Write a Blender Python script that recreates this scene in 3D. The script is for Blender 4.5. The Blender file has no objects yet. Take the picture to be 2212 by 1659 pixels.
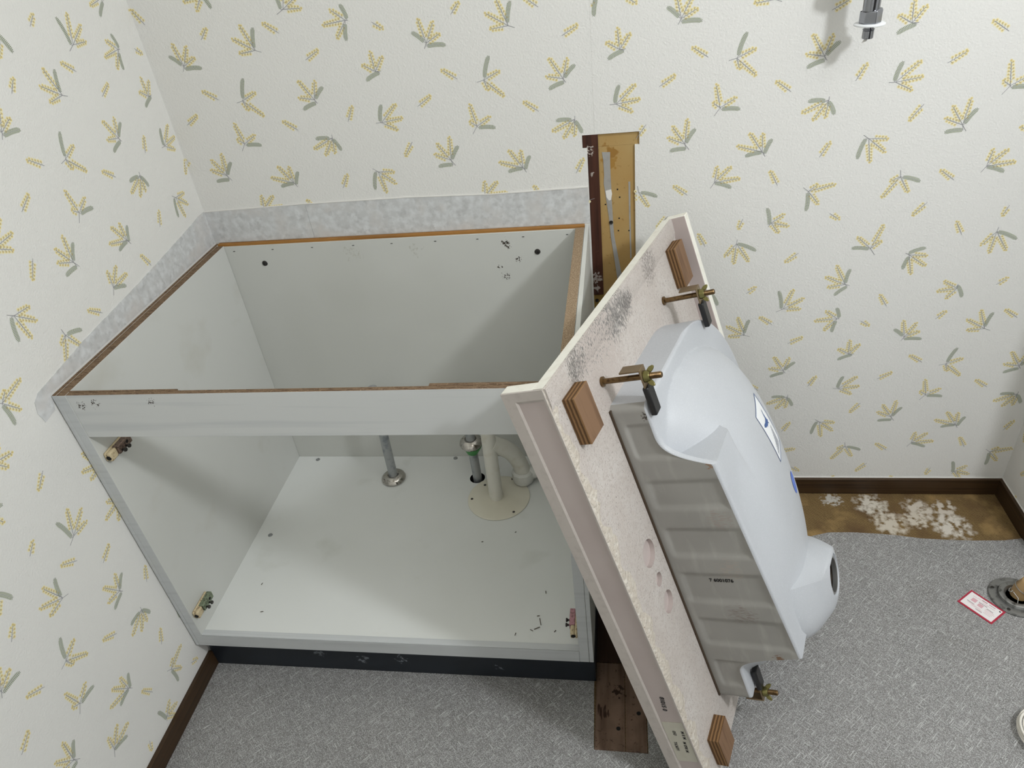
import bpy, bmesh, math, random
from mathutils import Matrix, Vector
rnd = random.Random(7)
SC = bpy.context.scene
COL = SC.collection

# ------------------------------------------------------------------ camera, light, exposure
cam_d = bpy.data.cameras.new('camera'); cam = bpy.data.objects.new('camera', cam_d); COL.objects.link(cam)
cam.location = (0.8781, -1.3549, 1.2844); cam.rotation_euler = (0.963903, 0.105953, 0.121046)
cam_d.sensor_width = 36; cam_d.lens = 1545.05/2212*36; cam_d.clip_start = 0.02
SC.camera = cam
W = bpy.data.worlds.new('world'); SC.world = W; W.use_nodes = True
W.node_tree.nodes['Background'].inputs[0].default_value = (1.0, 0.95, 0.86, 1)
W.node_tree.nodes['Background'].inputs[1].default_value = 0.08
ld = bpy.data.lights.new('wall_lamp_light', 'POINT'); ld.energy = 56; ld.shadow_soft_size = 0.085; ld.color = (.93, .965, 1)
lo = bpy.data.objects.new('wall_lamp_light', ld); COL.objects.link(lo); lo.location = (1.96, -1.22, 1.90)
ad = bpy.data.lights.new('overhead_fill', 'AREA'); ad.energy = 1.5; ad.shape = 'DISK'; ad.size = 0.5; ad.color = (1, .98, .94)  # weak fill light added overhead; no lamp is known there
ao = bpy.data.objects.new('overhead_fill', ad); COL.objects.link(ao); ao.location = (0.95, -1.15, 2.30)
SC.view_settings.view_transform = 'Standard'; SC.view_settings.look = 'None'
SC.view_settings.gamma = 1; SC.view_settings.use_curve_mapping = False; SC.view_settings.exposure = 0.0

# ------------------------------------------------------------------ materials
def srgb(r, g, b):
    f = lambda c: (c/255/12.92 if c/255 <= .04045 else ((c/255+.055)/1.055)**2.4)
    return (f(r), f(g), f(b), 1)
def mat(name, col, rough=.5, metal=0, var=(), bump=None, spots=(), wave=None, spec=.5):
    """var: (scale_vec, colour, lo, hi, detail, rotZ) noise overlays; bump: (scale_vec, strength, distance, detail, rotZ);
    spots: (x, y, z, radius, colour, noise_scale, threshold) marks with a shape of their own"""
    m = bpy.data.materials.new(name); m.use_nodes = True
    nt = m.node_tree; N = nt.nodes; L = nt.links
    bs = N['Principled BSDF']; bs.inputs['Roughness'].default_value = rough; bs.inputs['Metallic'].default_value = metal
    bs.inputs['Specular IOR Level'].default_value = spec
    bs.inputs['Base Color'].default_value = col
    tc = N.new('ShaderNodeTexCoord').outputs['Object']
    def noise(sc, detail, rot, off=0):
        mp = N.new('ShaderNodeMapping'); L.new(tc, mp.inputs[0])
        src = mp.outputs[0]
        if rot:
            mp.inputs['Rotation'].default_value = (0, 0, rot)
            m2 = N.new('ShaderNodeMapping'); L.new(src, m2.inputs[0]); src = m2.outputs[0]; mp = m2
        mp.inputs['Scale'].default_value = sc if hasattr(sc, '__len__') else (sc,)*3
        mp.inputs['Location'].default_value = (off, off*.7, off*1.3)
        nz = N.new('ShaderNodeTexNoise'); nz.inputs['Scale'].default_value = 1; nz.inputs['Detail'].default_value = detail
        L.new(src, nz.inputs['Vector']); return nz.outputs['Fac']
    def rng(v, lo, hi, a=0, b=1):
        r = N.new('ShaderNodeMapRange'); L.new(v, r.inputs[0])
        r.inputs[1].default_value = lo; r.inputs[2].default_value = hi; r.inputs[3].default_value = a; r.inputs[4].default_value = b
        return r.outputs[0]
    cur = None
    def mix(fac, c2):
        nonlocal cur
        x = N.new('ShaderNodeMix'); x.data_type = 'RGBA'; L.new(fac, x.inputs[0])
        if cur is None: x.inputs[6].default_value = col
        else: L.new(cur, x.inputs[6])
        x.inputs[7].default_value = c2; cur = x.outputs[2]
    if wave:
        axis, sc, c2, dist = wave
        wv = N.new('ShaderNodeTexWave'); wv.bands_direction = axis; wv.inputs['Scale'].default_value = sc; wv.inputs['Distortion'].default_value = dist
        wv.inputs['Detail'].default_value = 1; wv.inputs['Detail Scale'].default_value = 2
        L.new(tc, wv.inputs[0]); mix(rng(wv.outputs['Fac'], .35, .65), c2)
    for i, v in enumerate(var):
        sc, c2, lo_, hi_ = v[:4]; de = v[4] if len(v) > 4 else 3; ro = v[5] if len(v) > 5 else 0
        mix(rng(noise(sc, de, ro, i*3.7), lo_, hi_), c2)
    for i, (x, y, z, r, c2, sc, th, *so) in enumerate(spots):
        so = so[0] if so else .10
        d = N.new('ShaderNodeVectorMath'); d.operation = 'DISTANCE'; L.new(tc, d.inputs[0]); d.inputs[1].default_value = (x, y, z)
        f = rng(d.outputs['Value'], r*.25, r, 1, 0)
        n = noise(sc, 5, 0, 11+i)
        mu = N.new('ShaderNodeMath'); mu.operation = 'MULTIPLY'; L.new(f, mu.inputs[0]); L.new(rng(n, .25, .75), mu.inputs[1])
        mix(rng(mu.outputs[0], th, th+so), c2)
    if cur is not None: L.new(cur, bs.inputs['Base Color'])
    if bump:
        bp = N.new('ShaderNodeBump'); bp.inputs['Strength'].default_value = bump[1]; bp.inputs['Distance'].default_value = bump[2]
        L.new(noise(bump[0], bump[3] if len(bump) > 3 else 3, bump[4] if len(bump) > 4 else 0, 5), bp.inputs['Height'])
        L.new(bp.outputs[0], bs.inputs['Normal'])
    return m
G = srgb
PAPER = mat('embossed_wallpaper', G(228,227,223), .75, bump=(330, .6, .0012, 2), spec=.25)
P_Y = mat('print_pale_yellow', G(238,229,190), .75, spec=.25)
P_O = mat('print_ochre', G(216,198,140), .75, spec=.25)
P_S = mat('print_stem_grey', G(150,150,153), .75, spec=.25)
P_G = mat('print_pale_green', G(212,215,200), .75, spec=.25)
P_D = mat('print_fern_green', G(130,138,118), .75, spec=.25)
RWALL = PAPER
MARBLE = mat('grey_marbled_paper', G(200,201,201), .55, var=((70, G(218,220,221), .42, .68, 6), (95, G(187,188,188), .52, .72, 6), (20, G(206,203,200), .5, .75, 3)), spec=.3)
BASEB = mat('dark_baseboard_wood', G(64,46,28), .45, var=(((4, 4, 220), G(42,29,18), .45, .7, 3),), spec=.35)
MEL = mat('white_melamine', G(207,208,204), .42, var=((2.2, G(197,198,192), .45, .75, 3), (8, G(196,195,187), .58, .8, 5)), bump=(900, .08, .0004, 2), spec=.4)
DK = G(60,52,44)
BOTM = mat('white_bottom_panel', G(226,228,226), .38, var=((2.2, G(216,218,214), .45, .75, 3), (9, G(206,208,202), .62, .8, 4)), spec=.45)
BACKP = mat('white_back_panel', G(203,204,199), .42, var=((2.2, G(192,193,186), .45, .75, 3),), spec=.4,
    spots=((.640,-.015,.694,.022,DK,220,.42),(.661,-.015,.658,.016,DK,240,.46),(.621,-.015,.641,.014,DK,260,.5),(.632,-.015,.62,.026,DK,330,.55),(.45,-.015,.69,.04,G(180,180,171),130,.52,.3),(.31,-.015,.69,.05,G(180,180,171),140,.52,.3)))
RAILM = mat('white_rail_face', G(205,207,206), .42, var=(((3, 60, 70), G(192,195,196), .5, .75, 4),), spec=.4,
    spots=((.045,-.561,.700,.02,DK,420,.52),(.07,-.561,.703,.022,DK,380,.56),(.165,-.561,.706,.02,DK,420,.58),(.72,-.561,.70,.03,G(150,150,148),300,.5)))
EDGEW = mat('white_edge_band', G(196,199,200), .4, var=(((4, 200, 120), G(186,189,190), .5, .75, 3),), spec=.4)
CHIP = mat('chipboard_edge', G(152,132,108), .85, var=((600, G(108,88,68), .52, .66, 2), (420, G(182,162,136), .56, .72, 2)), bump=(600, .5, .0008, 3), spec=.2)
CHIPD = mat('dark_chipboard_edge', G(122,101,80), .85, var=(((90, 420, 420), G(88,70,54), .48, .66, 3), (420, G(158,136,112), .58, .75, 2)), bump=(600, .5, .0008, 3), spec=.2)
ORANGE = mat('orange_pine_batten', G(162,115,58), .55, var=(((6, 160, 160), G(130,88,42), .5, .72, 3),), spec=.3)
TOE = mat('slate_toe_kick', G(26,32,40), .42, var=((14, G(21,26,33), .5, .7, 3),), spec=.4,
    spots=((.34,-.541,.04,.03,G(110,116,122),120,.5),(.42,-.541,.045,.03,G(120,126,132),140,.52),(.25,-.541,.05,.03,G(100,106,112),140,.52),(.62,-.541,.03,.025,G(100,106,112),140,.52)))
DARK = mat('black_hole_shade', G(14,13,12), .9)  # flat black standing in for the shade inside holes and slots
CHROME = mat('worn_chrome', G(186,182,176), .16, 1, var=((160, G(120,112,102), .55, .7, 4),))
CHROMEC = mat('tap_chrome', G(150,152,158), .12, 1)
STEEL = mat('galvanised_pipe', G(166,169,170), .4, .45, var=((60, G(130,136,140), .5, .7, 3),))
PVC = mat('cream_plastic_pipe', G(212,210,200), .45, var=((40, G(202,198,184), .55, .75, 3),), spec=.4)
PVCW = mat('white_plastic_nut', G(206,206,200), .45, spec=.4)
PLATE = mat('cream_cover_plate', G(216,212,196), .4, var=((8, G(204,199,180), .5, .75, 3),), spec=.4)
GREEN = mat('green_tape', G(62,140,72), .5)
SCREW = mat('dark_screw_head', G(70,68,66), .4, .8)
CAPW = mat('grey_screw_cap', G(150,152,152), .4, .5)
HCREAM = mat('hinge_cream_plastic', G(196,180,146), .5, var=((300, G(120,92,66), .56, .68, 4),))
HGREEN = mat('hinge_tarnished_green', G(128,140,116), .4, .4, var=((260, G(70,66,54), .5, .66, 4),))
HBROWN = mat('hinge_tarnished_brown', G(134,114,102), .4, .4, var=((260, G(60,48,42), .5, .66, 4),))
HPINK = mat('hinge_tarnished_pink', G(176,130,138), .4, .4, var=((260, G(120,90,90), .54, .68, 4),))
# counter / basin
FRPW = mat('white_resin_edge', G(238,236,226), .45, var=((60, G(228,224,212), .5, .75, 4),), spec=.4)
FRPU = mat('rough_speckled_resin', G(192,184,178), .8, var=((14, G(200,194,189), .4, .7, 4), ((650, 650, 330), G(140,130,123), .62, .71, 2), (150, G(185,176,170), .5, .68, 5)),
    bump=(330, .9, .0014, 5), spec=.25,
    spots=((.09,0,.022,.055,G(128,124,120),(700, 700, 170),.33),(.13,0,.024,.06,G(128,125,121),(700, 700, 150),.36),(.175,0,.026,.075,G(132,129,126),(700, 700, 150),.35),(.225,0,.028,.06,G(126,123,120),(700, 700, 150),.33),(.27,0,.026,.06,G(124,121,118),(700, 700, 150),.38),(.30,0,.030,.04,G(120,116,113),(700, 700, 160),.36),(.42,0,.02,.07,G(150,143,138),(600, 600, 200),.40),(.16,0,.05,.12,G(186,176,170),(500, 500, 200),.28)))
FRPF = mat('fibrous_resin', G(198,189,177), .85, var=((300, G(130,112,94), .66, .74, 4), (120, G(214,208,198), .5, .7, 4)), bump=(170, 1, .004, 5), spec=.2)
FRPP = mat('pinkish_resin_back', G(190,178,174), .6, var=((10, G(182,169,165), .45, .75, 3),), bump=(400, .1, .0005, 2), spec=.3)
FRPG = mat('greyish_resin_rim', G(193,185,179), .6, var=((90, G(184,176,170), .5, .7, 4), (300, G(150,140,134), .72, .78, 3)), spec=.3)
LABELM = mat('aged_paper_label', G(196,192,178), .7, var=((30, G(188,183,168), .5, .7, 3),))
INK = mat('black_ink', G(22,20,20), .6)
BASIN = mat('matte_basin_resin', G(190,193,198), .42, var=((6, G(183,186,191), .4, .75, 4), (700, G(199,202,207), .55, .7, 2)), spec=.4, bump=(700, .08, .0005, 2),
    )
BASINR = mat('darker_grey_basin_rear', G(160,158,153), .55, var=((9, G(150,148,143), .4, .75, 4), ((60, 60, 14), G(168,166,161), .55, .75, 3)), spec=.3, bump=(700, .08, .0005, 2),  # darker, warmer grey than the bowl, for the rear wall only
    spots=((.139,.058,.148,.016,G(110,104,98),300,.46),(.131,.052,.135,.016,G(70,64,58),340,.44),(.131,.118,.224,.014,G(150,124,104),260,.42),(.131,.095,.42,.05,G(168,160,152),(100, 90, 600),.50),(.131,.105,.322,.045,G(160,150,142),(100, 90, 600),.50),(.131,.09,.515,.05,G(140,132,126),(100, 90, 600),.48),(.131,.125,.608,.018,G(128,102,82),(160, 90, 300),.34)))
BLUE = mat('sticker_blue', G(58,92,150), .5)
BDOT = mat('blue_dot_sticker', G(92,122,206), .5)
STW = mat('sticker_white', G(238,240,242), .4)
STG = mat('sticker_grey_text', G(176,180,190), .5, var=((700, G(120,124,140), .5, .6, 2),))
PLYF = mat('plywood_face', G(128,100,77), .7, var=(((90, 90, 8), G(98,74,55), .5, .72, 4),), spec=.25)
PLYE = mat('plywood_edge', G(140,108,74), .8, wave=('Y', 55, G(92,68,46), .6), var=((300, G(60,40,28), .66, .76, 3),), spec=.2)
BRASS = mat('yellow_zinc_bolt', G(122,98,66), .35, .8, var=((200, G(84,66,46), .5, .7, 3),))
BRASSG = mat('greenish_zinc_wing_nut', G(128,122,78), .28, .9)
BRKT = mat('zinc_bracket', G(140,122,96), .36, .75)
BLACK = mat('black_rubber', G(24,24,25), .4)
RING = mat('drain_ring_metal', G(170,170,168), .3, .8)
CORR = mat('dark_brown_drain_bore', G(70,61,52), .7, var=((60, G(70,60,50), .5, .7, 3),))  # dark brown inside of the drain hole
# floor
VINYL = mat('grey_woven_vinyl', G(133,132,131), .5, spec=.35, bump=(600, .25, .0008, 2),
    var=((3, G(140,138,136), .4, .75, 3), (7, G(124,122,119), .55, .75, 3), ((420, 700, 400), G(98,97,96), .52, .66, 2, .785), ((700, 420, 400), G(108,107,105), .54, .68, 2, .785), ((430, 620, 400), G(180,180,180), .55, .66, 2, .785),
         ((620, 430, 400), G(176,176,176), .57, .68, 2, .785), ((46, 950, 300), G(190,190,189), .69, .80, 0, .785), ((950, 46, 300), G(190,190,189), .69, .80, 0, .785)))
SUBF = mat('glue_combed_subfloor', G(126,104,68), .7, wave=('DIAGONAL', 95, G(102,82,52), 3), spec=.25,
    var=((9, G(88,66,44), .5, .68, 4), (14, G(160,132,86), .55, .75, 4), (300, G(60,44,30), .66, .74, 3)),
    spots=((1.445,-.045,0,.060,G(204,197,184),70,.22,.30),(1.47,-.105,0,.060,G(196,187,172),75,.22,.32),(1.545,-.06,0,.06,G(198,189,176),70,.26,.30),(1.53,-.09,0,.05,G(196,187,172),80,.26,.30),(1.60,-.11,0,.065,G(204,197,186),70,.20,.30),(1.36,-.03,0,.045,G(186,182,174),120,.32,.25),(1.60,-.055,0,.05,G(198,189,176),80,.28,.3)))
PLANK = mat('stained_floor_plank', G(110,90,76), .75, var=(((60, 6, 60), G(80,62,50), .45, .7, 4), (10, G(132,108,92), .55, .75, 4), (160, G(46,30,22), .62, .74, 4)), spec=.25,
    spots=((.85,-.47,0,.05,G(30,20,15),40,.3),(.872,-.462,0,.03,G(24,16,12),60,.3),(.824,-.60,0,.03,G(52,34,24),(260, 30, 60),.42),(.85,-.56,0,.035,G(48,32,22),120,.46)))
DPLANK = mat('dark_floor_plank', G(58,40,30), .75, var=(((60, 6, 60), G(40,27,20), .45, .7, 4),), spec=.25)
TIMB = mat('dark_red_timber', G(74,42,30), .45, var=(((120, 120, 5), G(50,27,19), .45, .7, 4), (60, G(100,66,50), .68, .76, 4)), spec=.4,
    spots=((.818,0,.60,.03,G(170,160,155),160,.4),(.818,0,.575,.018,G(170,160,155),160,.4),(.815,0,.865,.02,G(190,180,172),200,.42),(.82,0,.82,.012,G(170,160,152),200,.45)))
TANB = mat('tan_backing_board', G(176,148,98), .75, var=((12, G(172,138,84), .4, .7, 3), (120, G(150,118,70), .62, .74, 4)), spec=.25,
    spots=((.856,.003,.866,.03,G(150,112,56),60,.35),(.852,.003,.84,.035,G(160,122,62),60,.45)))
TANL = mat('olive_backing_board', G(150,122,66), .75, var=((12, G(140,112,60), .4, .7, 3),), spec=.25)
GLUE = mat('grey_adhesive', G(160,158,154), .7, var=((40, G(146,144,140), .5, .7, 3),))
WHT = mat('white_tear', G(228,226,222), .8)
TAGR = mat('tag_red_border', G(168,38,62), .5)
TAGW = mat('tag_white', G(232,228,228), .45)
TAGP = mat('tag_pale_red_print', G(214,170,178), .5)
TAGT = mat('tag_dark_print', G(120,84,92), .6)
FLMET = mat('dull_drain_metal', G(148,148,146), .35, .7, var=((80, G(84,84,82), .5, .7, 3),))
HOSE = mat('tan_rubber_hose', G(176,146,104), .5)
CORD = mat('white_cord', G(226,222,212), .5)
CEIL = mat('ceiling_white', G(232,230,224), .8)

# ------------------------------------------------------------------ mesh helpers
class MB:
    def __init__(s): s.v = []; s.f = []; s.m = []
    def add(s, vs, fs, mi=0):
        o = len(s.v); s.v += [tuple(p) for p in vs]; s.f += [tuple(i+o for i in f) for f in fs]
        s.m += (mi if isinstance(mi, list) else [mi]*len(fs))
    def box(s, x0, x1, y0, y1, z0, z1, mi=0):
        """mi int or list for faces -x,+x,-y,+y,-z,+z"""
        v = [(x, y, z) for x in (x0, x1) for y in (y0, y1) for z in (z0, z1)]
        s.add(v, [(0,1,3,2),(4,6,7,5),(0,4,5,1),(2,3,7,6),(0,2,6,4),(1,5,7,3)], mi); return s
    def prism(s, pts, ext, mi=0, side=None):
        """pts: 3D polygon, extruded by vector ext"""
        n = len(pts); e = Vector(ext); a = [Vector(p) for p in pts]; b = [p+e for p in a]
        s.add(a+b, [tuple(range(n))[::-1], tuple(range(n, 2*n))] + [(i, (i+1) % n, n+(i+1) % n, n+i) for i in range(n)], [mi, mi]+[mi if side is None else side]*n); return s
    def tube(s, path, r, n=16, mi=0, caps=True):
        P = [Vector(p) for p in path]; rs = r if hasattr(r, '__len__') else [r]*len(P)
        rings = []; up = None
        for i, p in enumerate(P):
            t = (P[min(i+1, len(P)-1)]-P[max(i-1, 0)])
            if t.length < 1e-9: t = Vector((0, 0, 1))
            t.normalize()
            if up is None: up = t.orthogonal().normalized()
            else: up = (up-t*up.dot(t)).normalized()
            w = t.cross(up)
            rings.append([p+(up*math.cos(2*math.pi*k/n)+w*math.sin(2*math.pi*k/n))*rs[i] for k in range(n)])
        vs = [q for g in rings for q in g]
        fs = [(i*n+k, i*n+(k+1) % n, (i+1)*n+(k+1) % n, (i+1)*n+k) for i in range(len(P)-1) for k in range(n)]
        if caps: fs += [tuple(range(n))[::-1], tuple(range((len(P)-1)*n, len(P)*n))]
        s.add(vs, fs, mi); return s
    def lathe(s, prof, o, axis=(0,0,1), n=32, mi=0, closed=False):
        """prof: (radius, height) along axis from o"""
        ax = Vector(axis).normalized(); u = ax.orthogonal().normalized(); w = ax.cross(u); o = Vector(o); m = len(prof)
        vs = [o+ax*h+(u*math.cos(2*math.pi*k/n)+w*math.sin(2*math.pi*k/n))*r for r, h in prof for k in range(n)]
        fs = [(i*n+k, i*n+(k+1) % n, ((i+1) % m)*n+(k+1) % n, ((i+1) % m)*n+k) for i in range(m if closed else m-1) for k in range(n)]
        if not closed:
            if prof[0][0] > 1e-6: fs.append(tuple(range(n))[::-1])
            if prof[-1][0] > 1e-6: fs.append(tuple(range((m-1)*n, m*n)))
        s.add(vs, fs, mi); return s
    def build(s, name, mats, parent=None, angle=35, bevel=0):
        me = bpy.data.meshes.new(name); me.from_pydata(s.v, [], s.f)
        for m in (mats if isinstance(mats, (list, tuple)) else [mats]): me.materials.append(m)
        me.polygons.foreach_set('material_index', s.m)
        bm = bmesh.new(); bm.from_mesh(me)
        bmesh.ops.recalc_face_normals(bm, faces=bm.faces); bm.to_mesh(me); bm.free()
        me.polygons.foreach_set('use_smooth', [True]*len(me.polygons)); me.set_sharp_from_angle(angle=math.radians(angle)); me.update()
        o = bpy.data.objects.new(name, me); COL.objects.link(o)
        if bevel:
            b = o.modifiers.new('bevel', 'BEVEL'); b.width = bevel; b.segments = 2; b.limit_method = 'ANGLE'; b.angle_limit = math.radians(40)
        if parent: attach(o, parent)
        return o
def attach(o, parent):
    o.parent = parent
    if 'base' in parent: o.location = -Vector(parent['base'])
def clean_bases():
    for o in SC.objects:
        if 'base' in o: del o['base']
def thing(name, label, cat, base, mw=None, off=None, group=None):
    o = bpy.data.objects.new(name, None); COL.objects.link(o); o.empty_display_size = .05
    if mw is not None: o.matrix_world = mw
    else: o.location = base
    o['base'] = list(off if off is not None else base)
    o['label'] = label; o['category'] = cat
    if group: o['group'] = group
    return o
def struct(o): o['kind'] = 'structure'; return o
def plate_holes(mb, outline, holes, z0, z1, T, mi=0, mside=None, nh=28, out_m=None):
    """flat plate between heights z0,z1 with round holes (u,v,r); T maps (u,v,h) to 3D"""
    bm = bmesh.new(); loops = [list(outline)]
    for (u, v, r) in holes: loops.append([(u+r*math.cos(2*math.pi*k/nh), v+r*math.sin(2*math.pi*k/nh)) for k in range(nh)])
    es = []
    for lp in loops:
        vs = [bm.verts.new((p[0], p[1], 0)) for p in lp]
        es += [bm.edges.new((vs[i], vs[(i+1) % len(vs)])) for i in range(len(vs))]
    bmesh.ops.triangle_fill(bm, edges=es, use_beauty=True, use_dissolve=False)
    bm.verts.index_update(); pv = [tuple(v.co[:2]) for v in bm.verts]; pf = [tuple(v.index for v in f.verts) for f in bm.faces]; bm.free()
    n = len(pv)
    vs = [T(u, v, z0) for u, v in pv]+[T(u, v, z1) for u, v in pv]
    fs = [f[::-1] for f in pf]+[tuple(i+n for i in f) for f in pf]; ms = [mi]*len(fs); k = 0
    for lp in loops:
        m = len(lp)
        for i in range(m): fs.append((k+i, k+(i+1) % m, n+k+(i+1) % m, n+k+i)); ms.append((mi if out_m is None else out_m) if k == 0 else (mi if mside is None else mside))
        k += m
    mb.add(vs, fs, ms)
def text_obj(body, size, mw, material, name, parent, extr=.0002):
    c = bpy.data.curves.new(name, 'FONT'); c.body = body; c.size = size; c.extrude = extr; c.align_x = 'LEFT'; c.offset = size*.02
    t = bpy.data.objects.new('tmp', c); COL.objects.link(t)
    dg = bpy.context.evaluated_depsgraph_get()
    me = bpy.data.meshes.new_from_object(t.evaluated_get(dg)); COL.objects.unlink(t); bpy.data.objects.remove(t)
    me.transform(mw); me.materials.clear(); me.materials.append(material)
    o = bpy.data.objects.new(name, me); COL.objects.link(o)
    if parent: attach(o, parent)
    return o

# ------------------------------------------------------------------ wallpaper print: one repeat of the pattern (mm, measured from the fern motif)
BIG = [[[2,1],[-11,-2],[[32,14],[36,-29],[8,-17]],[[4,4,16,40]]],[[145,-8],[150,-15],[[123,27],[154,25],[115,-2]],[[147,-7,167,13],[147,-14,119,-24]]],[[266,-59],[255,-59],[[300,-28],[308,-54],[295,-74]],[[264,-58,272,-27]]],[[-21,-79],[-31,-93],[[-30,-39],[6,-64],[-34,-70]],[[-19,-82,13,-84]]],[[162,-80],[162,-74],[[120,-99],[140,-113],[159,-110]],[[157,-81,128,-80],[161,-82,174,-105]]],[[389,-139],[397,-150],[[393,-95],[366,-106],[358,-126]],[[391,-138,407,-113],[392,-148,363,-150]]],[[58,-163],[64,-172],[[34,-128],[56,-130],[13,-150]],[[62,-167,73,-141],[58,-164,29,-169]]],[[239,-152],[229,-145],[[271,-154],[271,-178],[247,-195]],[[234,-151,225,-187]]],[[446,-215],[439,-226],[[450,-185],[474,-187],[491,-210]],[[446,-216,477,-227]]],[[148,-243],[138,-235],[[163,-231],[194,-232],[169,-269]],[[147,-245,148,-281]]],[[305,-225],[303,-213],[[289,-233],[323,-255],[280,-263]],[[308,-226,340,-236]]],[[87,-302],[82,-310],[[110,-286],[120,-310],[102,-323]],[[84,-306,77,-272]]],[[277,-365],[287,-379],[[293,-318],[250,-340],[294,-350]],[[275,-366,243,-363]]],[[495,-342],[496,-333],[[474,-369],[492,-385],[521,-381]],[[496,-342,533,-359]]],[[350,-382],[343,-378],[[383,-385],[384,-407],[361,-424]],[[348,-379,377,-369],[351,-385,344,-412]]],[[242,-441],[251,-444],[[220,-399],[203,-423],[210,-447]],[[242,-439,247,-408],[247,-446,225,-465]]],[[453,-459],[453,-450],[[426,-443],[418,-464],[437,-481]],[[452,-452,466,-479]]],[[129,-493],[115,-500],[[144,-449],[167,-470],[163,-494]],[[125,-493,116,-451]]],[[238,-520],[243,-521],[[214,-501],[195,-524],[216,-547]],[[242,-519,234,-495],[237,-525,232,-552]]],[[526,-554],[537,-558],[[509,-511],[488,-531],[494,-557]],[[525,-550,533,-517]]],[[377,-569],[372,-578],[[368,-530],[395,-536],[403,-556]],[[374,-567,354,-550],[377,-574,411,-575]]],[[274,-608],[285,-608],[[271,-574],[292,-584],[252,-595]],[[282,-610,254,-622]]]]
SMALL = [[97,-61,71,-42],[201,-52,215,-25],[319,-99,300,-125],[159,-180,174,-153],[91,-228,76,-200],[397,-237,371,-217],[192,-289,211,-302],[361,-277,340,-301],[503,-291,496,-311],[342,-35,369,-19],[435,-345,420,-318],[145,-368,122,-387],[522,-454,540,-440],[329,-494,312,-468],[285,-527,303,-540],[428,-528,444,-510],[580,-530,554,-511],[147,-578,175,-564],[424,-633,397,-615]]
PX, PZ = .4697, .6395
def motif_cell():
    out = []                                     # (material slot, layer, polygon in metres)
    def seg(a, b, w, slot, lay):
        d = Vector((b[0]-a[0], b[1]-a[1])); 
        if d.length < 1e-6: return
        n = Vector((-d.y, d.x)).normalized()*w/2
        out.append((slot, lay, [(a[0]+n.x, a[1]+n.y), (a[0]-n.x, a[1]-n.y), (b[0]-n.x, b[1]-n.y), (b[0]+n.x, b[1]+n.y)]))
    def ball(x, y, r, slot, lay, k=8):
        out.append((slot, lay, [(x+r*math.cos(2*math.pi*i/k), y+r*math.sin(2*math.pi*i/k)) for i in range(k)]))
    def spike(s, t, start):
        s = Vector(s); t = Vector(t); d = t-s; ln = d.length; e = d/ln; n = Vector((-e.y, e.x))
        seg(s, s+e*(ln-2), .75, 3, 3)
        p = start; k = 0
        while p < ln-2.5:
            side = 1 if k % 2 else -1
            w = 4.3*min(1, .55+.6*(ln-p)/ln)
            c = s+e*(p+1.8)+n*side*w; seg(s+e*p, c, .5, 3, 3)
            ball(c.x, c.y, 3.0, 1, 1); ball(c.x+.35*e.x, c.y+.35*e.y, 1.6, 2, 2); p += 2.7; k += 1
        ball(t.x, t.y, 2.6, 1, 1); ball(t.x, t.y, 1.7, 2, 2)
    def fern(a, b, sgn):
        a = Vector(a); b = Vector(b); d = b-a; ln = d.length; e = d/ln; n = Vector((-e.y, e.x))
        def ctr(t): return a+e*(ln*t)+n*sgn*ln*.045*4*t*(1-t)
        hw = lambda t: 3.7*min(1, .75+t*1.5, .45+(1-t)*4)
        K = 8; L_ = [ctr(.06+.94*i/K)+n*hw(i/K) for i in range(K+1)]; R_ = [ctr(.06+.94*i/K)-n*hw(i/K) for i in range(K+1)]
        for i in range(K): out.append((4, 1, [tuple(L_[i]), tuple(R_[i]), tuple(R_[i+1]), tuple(L_[i+1])]))
        for i in range(K): seg(ctr(i/K), ctr((i+1)/K), .6, 3, 3)
        m = max(8, int(ln/2.1))
        for i in range(m):
            t = (i+.8)/m; c = ctr(t)
            for sd in (1, -1): seg(c+n*sd*.7, c+n*sd*hw(t)*1.05+e*.9, .85, 5, 2)
    fin = []
    def flush():
        cnt = {}
        for s_, l_, p_ in out:
            k_ = cnt.get(l_, 0); cnt[l_] = k_+1
            fin.append((s_, .00005+.00018*(l_-1)+1.3e-6*k_, p_))
        out.clear()
    for J, S, fl, fe in BIG:
        flush(); seg(S, J, .8, 3, 3)
        for f in fl:
            dl = math.hypot(f[0]-J[0], f[1]-J[1]); spike(J, f, dl*.22 if dl > 30 else dl*.15)
        for k, q in enumerate(fe):
            seg(J, q[:2], .6, 3, 3); fern(q[:2], q[2:], 1 if (q[2]-q[0]) > 0 else -1)
    for q in SMALL: flush(); spike(q[:2], q[2:], 4.5)
    flush()
    return [(s, h, [(x/1000, y/1000) for x, y in p]) for s, h, p in fin]
CELL = motif_cell()
def paper(mb, T, u0, u1, z0, z1, ox, keep):
    """print the repeats on a wall; T(u,z,h) -> 3D with h off the surface"""
    oz = 1.0046
    for i in range(math.floor((u0-ox)/PX)-2, math.ceil((u1-ox)/PX)+1):
        for j in range(-3, 4):
            dx = ox+i*PX; dz = oz+j*PZ
            if dz < z0 or dz-PZ-.05 > z1: continue
            for s, l, poly in CELL:
                cx = sum(p[0] for p in poly)/len(poly)+dx; cz = sum(p[1] for p in poly)/len(poly)+dz
                if not (u0+.002 < cx < u1-.002 and z0+.002 < cz < z1-.002) or not keep(cx, cz): continue
                q = [(min(max(p[0]+dx, u0), u1), min(max(p[1]+dz, z0), z1)) for p in poly]
                mb.add([T(u, z, l) for u, z in q], [tuple(range(len(q)))], s)
WM = [PAPER, P_Y, P_O, P_S, P_G, P_D]
ZC = 2.35; YF = -2.2; XR = 1.7355; XF = 2.95; YE = -.24
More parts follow.
